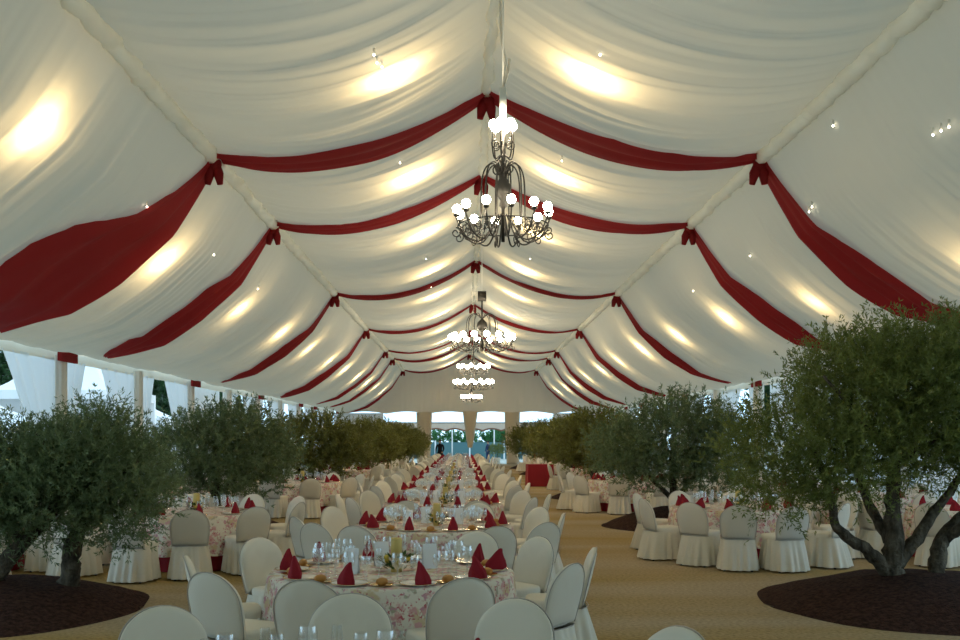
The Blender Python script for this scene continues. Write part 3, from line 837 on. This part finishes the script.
def mound(x, y, R, h, label, ry=None):
    n = 64; V = []; lay = [(1.0,0),(.97,.03),(.86,.22),(.68,.50),(.48,.75),(.28,.92),(.12,.99)]
    ry = ry or R
    for s, z in lay:
        for i in range(n):
            th = 2*PI*i/n; k = 1 + .05*nz(math.cos(th)*2, math.sin(th)*2, x)
            V.append((R*s*k*math.cos(th), ry*s*k*math.sin(th), max(0, h*z + .02*nz(math.cos(th)*s*6, math.sin(th)*s*6, x+4)*(z > 0))))
    V.append((0,0,h)); c = len(V)-1
    F = [(j*n+i, j*n+(i+1)%n, (j+1)*n+(i+1)%n, (j+1)*n+i) for j in range(len(lay)-1) for i in range(n)]
    F += [((len(lay)-1)*n+i, (len(lay)-1)*n+(i+1)%n, c) for i in range(n)]
    o = obj('soil_mound', (V, F), M['soil'], loc=(x, y, 0))
    return tag(o, label, 'soil mound', 'soil mounds under the olive trees')
def olive(x, y, z, label, limbs, lobes, ntw, per, leaf, twig, seed, m, rz=0):
    t = thing('olive_tree', label, 'tree', (x, y, z), rz, 'olive trees in two rows')
    obj('trunk', merge([limb(*l, seed=seed+i) for i, l in enumerate(limbs[:1])]), M['bark'], t)
    for i, l in enumerate(limbs[1:]): obj('branch', limb(*l, seed=seed+i+7), M['bark'], t)
    f = link(D.objects.new('foliage', leaf_mesh('foliage', crown(lobes, ntw, per, leaf, twig, seed), m)), t)
    return t

# nearest right tree: forked trunk on a broad mound, a second stem beside it
mound(5.15, 10.55, 1.85, .34, 'broad dark soil mound under the nearest right olive tree', 1.85)
olive(4.72, 10.6, .28, 'nearest olive tree on the right, large, with a forked trunk',
      [([(0,0,-.12),(0,0,.12),(.03,0,.4),(.02,.02,.75),(.05,.05,1.25),(.1,.1,1.8)], .15, .05),
       ([(-.06,-.02,.05),(-.25,-.05,.28),(-.52,-.08,.45),(-.66,-.08,.62),(-.70,-.05,.95),(-.85,0,1.4)], .085, .03),
       ([(.05,0,.15),(.3,.05,.42),(.52,.1,.72),(.75,.12,1.0),(1.0,.1,1.5)], .09, .03),
       ([(0,.05,.4),(-.12,.3,.8),(-.2,.5,1.3),(-.2,.6,1.8)], .07, .03),
       ([(.52,.05,-.10),(.53,.05,.18),(.62,.1,.42),(.9,.2,.68),(1.3,.3,1.0),(1.6,.3,1.4)], .11, .04),
       ([(.64,.1,.42),(.85,-.1,.62),(1.25,-.25,.78),(1.7,-.3,1.1)], .07, .03),
       ([(.1,0,1.3),(.5,-.4,1.7),(.8,-.5,2.2)], .045, .015), ([(0,.1,1.4),(-.5,-.3,1.8),(-.9,-.4,2.2)], .045, .015)],
      [(-.05,0,1.90,1.05,1.1,.80),(-1.10,-.1,1.38,.80,.80,.56),(.95,.1,1.85,1.15,1.0,.82),(.3,-.3,2.25,.9,.8,.52),(-.40,.2,2.2,.55,.8,.45),(-.75,-.55,1.25,.62,.55,.45),(.25,.0,1.45,.9,.8,.5),(1.7,0,1.85,.8,.9,.75),(-1.25,-.2,1.02,.50,.45,.36),(1.2,-.3,1.45,.7,.6,.42),(.95,0,2.4,.8,.8,.42)],
      6800, 26, .058, .34, 21, M['leaf'])
# nearest left tree: two leaning stems, lower crown
mound(-5.05, 10.2, 1.62, .33, 'dark soil mound under the nearest left olive tree', 1.7)
olive(-4.45, 10.4, .28, 'nearest olive tree on the left, low, with two leaning stems',
      [([(.16,.0,-.12),(.19,0,.12),(.22,.0,.40),(.34,.02,.70),(.38,.05,1.05),(.30,.1,1.5)], .125, .05),
       ([(-.56,-.35,-.14),(-.50,-.32,.06),(-.30,-.28,.32),(-.05,-.2,.62),(.15,-.1,.9),(.25,0,1.3)], .125, .04),
       ([(-.5,-.32,.1),(-.62,-.34,.26),(-.60,-.36,.38)], .10, .07),
       ([(-.22,-.27,.38),(-.32,-.2,.62),(-.55,-.1,.95),(-.7,0,1.3)], .07, .025),
       ([(.36,.03,.8),(.65,-.05,1.0),(.95,-.1,1.3)], .05, .02), ([(.35,.03,.9),(.2,-.3,1.2),(.0,-.4,1.6)], .05, .02)],
      [(.42,0,1.22,.62,.7,.50),(-.38,-.1,1.08,.66,.7,.46),(.78,.05,1.02,.48,.6,.44),(-.75,0,1.0,.5,.6,.44),(.1,-.35,.85,.62,.5,.40),(.72,-.2,.70,.42,.4,.32),(-.5,-.4,.66,.4,.35,.30),(.50,.1,1.62,.28,.4,.26),(-.55,.1,1.42,.30,.4,.22),(.1,-.1,1.3,.4,.5,.3)],
      4600, 24, .056, .30, 33, M['leaf_cool'])

lobA = [(0,0,1.45,1.35,1.25,.82),(-1.0,.1,1.25,.85,.9,.62),(1.05,-.1,1.3,.9,.9,.65),(.15,-.3,1.95,.95,.9,.45),(-.5,-.5,.85,.75,.6,.42),(.6,-.4,.85,.75,.6,.42)]
limA = [([(0,0,-.12),(.02,0,.15),(.0,.03,.5),(-.03,.05,.9),(0,.1,1.5)], .13, .04), ([(-.03,0,.3),(-.3,-.05,.55),(-.6,0,.85),(-.8,0,1.3)], .065, .02), ([(.03,0,.25),(.3,.05,.6),(.55,.1,.9),(.8,0,1.3)], .065, .02)]
pA = olive(4.35, 19.9, .26, 'second olive tree in the right row, wide and bushy', limA, lobA, 2600, 22, .085, .34, 51, M['leaf_cool'])
pB = olive(-4.9, 19.2, .26, 'second olive tree in the left row, wide and grey green', limA, [(l[0]*1.05, l[1], l[2]*.92-.02, l[3], l[4], l[5]*.9) for l in lobA], 2600, 22, .085, .32, 63, M['leaf_cool'], 1.1)
pC = olive(4.0, 29.2, .26, 'third olive tree in the right row, darker, with a bare trunk', limA, lobA, 1700, 20, .11, .34, 75, M['leaf_brown'], 2.0)
pD = olive(-4.55, 28.6, .26, 'third olive tree in the left row, dark and dense', limA, [(l[0], l[1], l[2]*.93, l[3], l[4], l[5]*.9) for l in lobA], 1700, 20, .11, .32, 87, M['leaf_brown'], .4)
mound(4.45, 19.8, 1.6, .42, 'soil mound under the second right olive tree'); mound(-5.0, 18.9, 1.6, .42, 'soil mound under the second left olive tree')
mound(4.2, 29.1, 1.6, .42, 'soil mound under the third right olive tree'); mound(-4.85, 28.5, 1.6, .42, 'soil mound under the third left olive tree')
for n_ in range(3):
    o = ORD[n_+3]
    xr, yr = 4.3-.05*n_, 38.6+9.3*n_; xl, yl = -4.0+.35*n_, 37.9+9.2*n_
    dup(pC, (xr, yr, .26), 1.3*n_+.5, f'{o} olive tree in the right row, counted from the camera')
    dup(pD, (xl, yl, .26), 2.1*n_+.9, f'{o} olive tree in the left row, counted from the camera')
    mound(xr, yr, 1.5, .40, f'soil mound under the {o} right olive tree'); mound(xl, yl, 1.5, .40, f'soil mound under the {o} left olive tree')

# ------------------------------------------------------------------ people at the far end
def person(label, x, y, h, rz, cloth, pose=0):
    t = thing('person', label, 'person', (x, y, 0), rz)
    s = h/1.75
    J = {'pel':(0,0,.95),'bel':(0,.0,1.10),'che':(0,0,1.32),'nec':(0,.0,1.50),'hd0':(0,.015,1.57),'hd1':(0,.02,1.67),'hd2':(0,.01,1.73),
         'shl':(-.19,0,1.43),'ell':(-.26,.02,1.16),'wrl':(-.20,.16,.98),'hal':(-.16,.23,.96),'shr':(.19,0,1.43),'elr':(.27,.0,1.15),'wrr':(.24,.10,.92),'har':(.23,.14,.84),
         'hil':(-.10,0,.90),'knl':(-.11,.03,.50),'anl':(-.12,-.02,.08),'tol':(-.13,.12,.03),'hir':(.10,0,.90),'knr':(.11,.05,.50),'anr':(.12,.0,.08),'tor':(.14,.14,.03)}
    R = {'pel':.15,'bel':.14,'che':.165,'nec':.06,'hd0':.075,'hd1':.095,'hd2':.06,'shl':.075,'ell':.052,'wrl':.036,'hal':.04,'shr':.075,'elr':.052,'wrr':.036,'har':.04,'hil':.105,'knl':.075,'anl':.05,'tol':.04,'hir':.105,'knr':.075,'anr':.05,'tor':.04}
    E = [('pel','bel'),('bel','che'),('che','nec'),('nec','hd0'),('hd0','hd1'),('hd1','hd2'),('che','shl'),('shl','ell'),('ell','wrl'),('wrl','hal'),('che','shr'),('shr','elr'),('elr','wrr'),('wrr','har'),('pel','hil'),('hil','knl'),('knl','anl'),('anl','tol'),('pel','hir'),('hir','knr'),('knr','anr'),('anr','tor')]
    ks = list(J); me = D.meshes.new('body'); me.from_pydata([tuple(c*s for c in J[k]) for k in ks], [(ks.index(a), ks.index(b)) for a, b in E], [])
    o = D.objects.new('body', me); C.objects.link(o)
    md = o.modifiers.new('skin', 'SKIN'); o.modifiers.new('sub', 'SUBSURF').levels = 1
    for i, k in enumerate(ks):
        sv = me.skin_vertices[0].data[i]; sv.radius = (R[k]*s, R[k]*s*(.75 if k in ('che','bel','pel') else 1)); sv.use_root = (k == 'pel')
    dg = bpy.context.evaluated_depsgraph_get(); dg.update()
    m2 = D.meshes.new_from_object(o.evaluated_get(dg)); D.objects.remove(o)
    m2.name = 'body'; m2.materials.clear(); m2.materials.append(cloth); m2.materials.append(M['skin'])
    for p in m2.polygons:
        p.use_smooth = True
        c = p.center/s
        if c.z > 1.50 or (c.y > .17 and .85 < c.z < 1.05) or (c.y > .11 and abs(c.x) > .18 and .75 < c.z < .90): p.material_index = 1
    b = link(D.objects.new('body', m2), t)
    obj('hair', xf(sphere(.105*s, 12, 8), Matrix.Translation((0,-.012*s,1.685*s)) @ Matrix.Diagonal((.95,1,.85,1))), M['hair'], t)
    obj('nose', xf(sphere(.016*s, 6, 5), Matrix.Translation((0,.118*s,1.635*s))), M['skin'], t)
    return t
person('person in a dark suit standing left of the far opening', -1.45, 58.0, 1.72, PI*.9, M['suit'])
person('person in navy clothes standing outside the far opening', 1.75, 69.5, 1.6, 2.2, M['navy'])

# ------------------------------------------------------------------ beyond the far opening
YG = Y_GABLE
va = thing('entrance_valance', 'pinkish scalloped valance hung across the far opening', 'valance', (0, YG+3.2, 0))
def val_fn(u, v):
    x = -6 + 12*u; low = 2.28 + .16*abs(math.sin(PI*(x/1.35)))
    return (x, .03*math.sin(x*9), low + (2.86-low)*v)
obj('cloth', grid(val_fn, 140, 5), M['valance'], va)
for x_ in (-6, 6): obj('pole', tube([(x_,.05,0),(x_,.05,2.9)], .05, 8), M['white_post'], va)
obj('garland', tube([(-6+12*i/140, -.05, 2.34 + .16*abs(math.sin(PI*((-6+12*i/140)/1.35)))) for i in range(141)], .07, 6), M['garland'], va)
tag(obj('hedge_row', ([(0,0,0)],[]), M['hedge']), 'x', 'hedge')
D.objects.remove(D.objects['hedge_row'])
hd = thing('hedge', 'bright green hedge behind the blue fence beyond the far opening', 'hedge', (0.5, YG+22, 0))
link(D.objects.new('foliage', leaf_mesh('foliage', crown([(x, 0, 1.3, 1.5, .7, 1.25) for x in np.arange(-12, 12.1, 1.6)], 3000, 14, .22, .4, 5, .3, .22), M['hedge'])), hd)
fe = thing('fence', 'blue grey fence in front of the hedge beyond the far opening', 'fence', (0.5, YG+17, 0))
obj('panel', box(-12,12,0,.05,0,1.45), M['fence'], fe, smooth=False)
for x in np.arange(-12, 12.1, 3): obj('post', box(x-.06,x+.06,-.08,0,0,1.6), M['white_post'], fe, smooth=False)
for n_, x in enumerate((-.9, 2.3)):
    p = thing('canopy_pole', ['white pole left of the middle curtain, outside the far opening','white pole right of the middle curtain, outside the far opening'][n_], 'pole', (x, YG+6.5, 0), 0, 'white poles outside')
    obj('shaft', tube([(0,0,0),(0,0,2.9)], .05, 8), M['white_post'], p); obj('foot', box(-.15,.15,-.15,.15,0,.04), M['white_post'], p, smooth=False)
sh = thing('potted_shrub', 'small dark green shrub in a pot outside the far opening', 'shrub', (2.35, YG+1.6, 0))
obj('pot', lathe([(.16,0),(.2,.02),(.26,.4),(.27,.42),(.23,.42),(.2,.36)], 18, True), M['post_cover'], sh)
link(D.objects.new('foliage', leaf_mesh('foliage', crown([(0,0,.95,.55,.5,.42)], 260, 14, .10, .2, 8), M['leaf'])), sh)
obj('stem', tube([(0,0,.3),(.02,0,.7)], .03, 6), M['bark'], sh)

# ------------------------------------------------------------------ outside the left wall: marquees and garden trees
def marquee(label, x, y, w_, ze, za, group):
    t = thing('marquee', label, 'marquee', (x, y, 0), 0, group)
    h = w_/2; V, nR = [], 8
    for j in range(nR+1):
        s = 1-j/nR; z = ze + (za-ze)*(j/nR)**1.6
        for c in ((-h,-h),(h,-h),(h,h),(-h,h)): V.append((c[0]*s, c[1]*s, z))
    F = [(j*4+i, j*4+(i+1)%4, (j+1)*4+(i+1)%4, (j+1)*4+i) for j in range(nR) for i in range(4)]
    obj('roof', (V, F), M['tent_white'], t, smooth=False)
    obj('valance', merge([box(-h,h,-h,-h+.02,ze-.35,ze), box(-h,h,h-.02,h,ze-.35,ze), box(-h,-h+.02,-h,h,ze-.35,ze), box(h-.02,h,-h,h,ze-.35,ze)]), M['tent_white'], t, smooth=False)
    for i, c in enumerate(((-h,-h),(h,-h),(h,h),(-h,h))): obj('pole', tube([(c[0],c[1],0),(c[0],c[1],ze)], .05, 8), M['white_post'], t)
    obj('wall', merge([box(-h,h,h-.05,h-.03,0,ze), box(-h+.03,-h+.05,-h,h,0,ze)]), M['tent_white'], t, smooth=False)
marquee('white pointed marquee outside, seen between the first two left posts', -16.2, 40, 5.0, 3.7, 6.9, 'white marquees outside')
marquee('white marquee outside, seen at the left edge of the picture', -14.2, 27.5, 4.6, 2.1, 3.2, 'white marquees outside')
marquee('white marquee outside, seen beyond the second left post', -18.0, 53.0, 4.0, 2.9, 4.0, 'white marquees outside')
marquee('white marquee outside, seen through the right wall', 16.5, 37.0, 6.0, 2.5, 5.0, 'white marquees outside')
gt = None
for n_, (x, y, s) in enumerate(((-25.5,49,1.25),(-23.5,59,1.2),(-25.5,69,1.3),(-23,79,1.2),(-25,90,1.3),(-21.5,24.5,1.0),(24,34,1.0),(25,48,1.2),(23,64,1.2),(-8,104,.42),(4,108,.42),(13,102,.45))):
    where = ('first','second','third','fourth','fifth','sixth')[n_] + ' garden tree outside the left wall' if n_ < 6 else (('first','second','third')[n_-6] + ' garden tree outside the right wall' if n_ < 9 else ('left','middle','right')[n_-9] + ' garden tree beyond the far fence')
    if gt is None:
        gt = thing('garden_tree', 'dark green '+where, 'tree', (x, y, 0), 0, 'garden trees outside the tent')
        obj('trunk', limb([(0,0,-.2),(.1,0,1.2),(0,.1,2.6),(.1,.1,4.5)], .22, .08), M['bark'], gt)
        link(D.objects.new('foliage', leaf_mesh('foliage', crown([(0,0,5.0,2.8,2.8,2.6),(1.6,.3,3.6,2.0,2.0,1.6),(-1.6,-.2,3.7,2.1,2.0,1.7),(0,-1.4,3.4,2,1.8,1.6),(0,1.4,3.4,2,1.8,1.6),(.2,0,1.9,2.2,2.2,1.2)], 2200, 14, .34, .6, 3, .3, .22), M['leaf_out'])), gt)
    else:
        dup(gt, (x, y, 0), n_*1.3, 'dark green '+where, None, s)
# any source never placed is removed
for o in list(D.objects):
    if o.location.z < -4.5 and o.parent is None:
        for c in list(o.children): D.objects.remove(c)
        D.objects.remove(o)
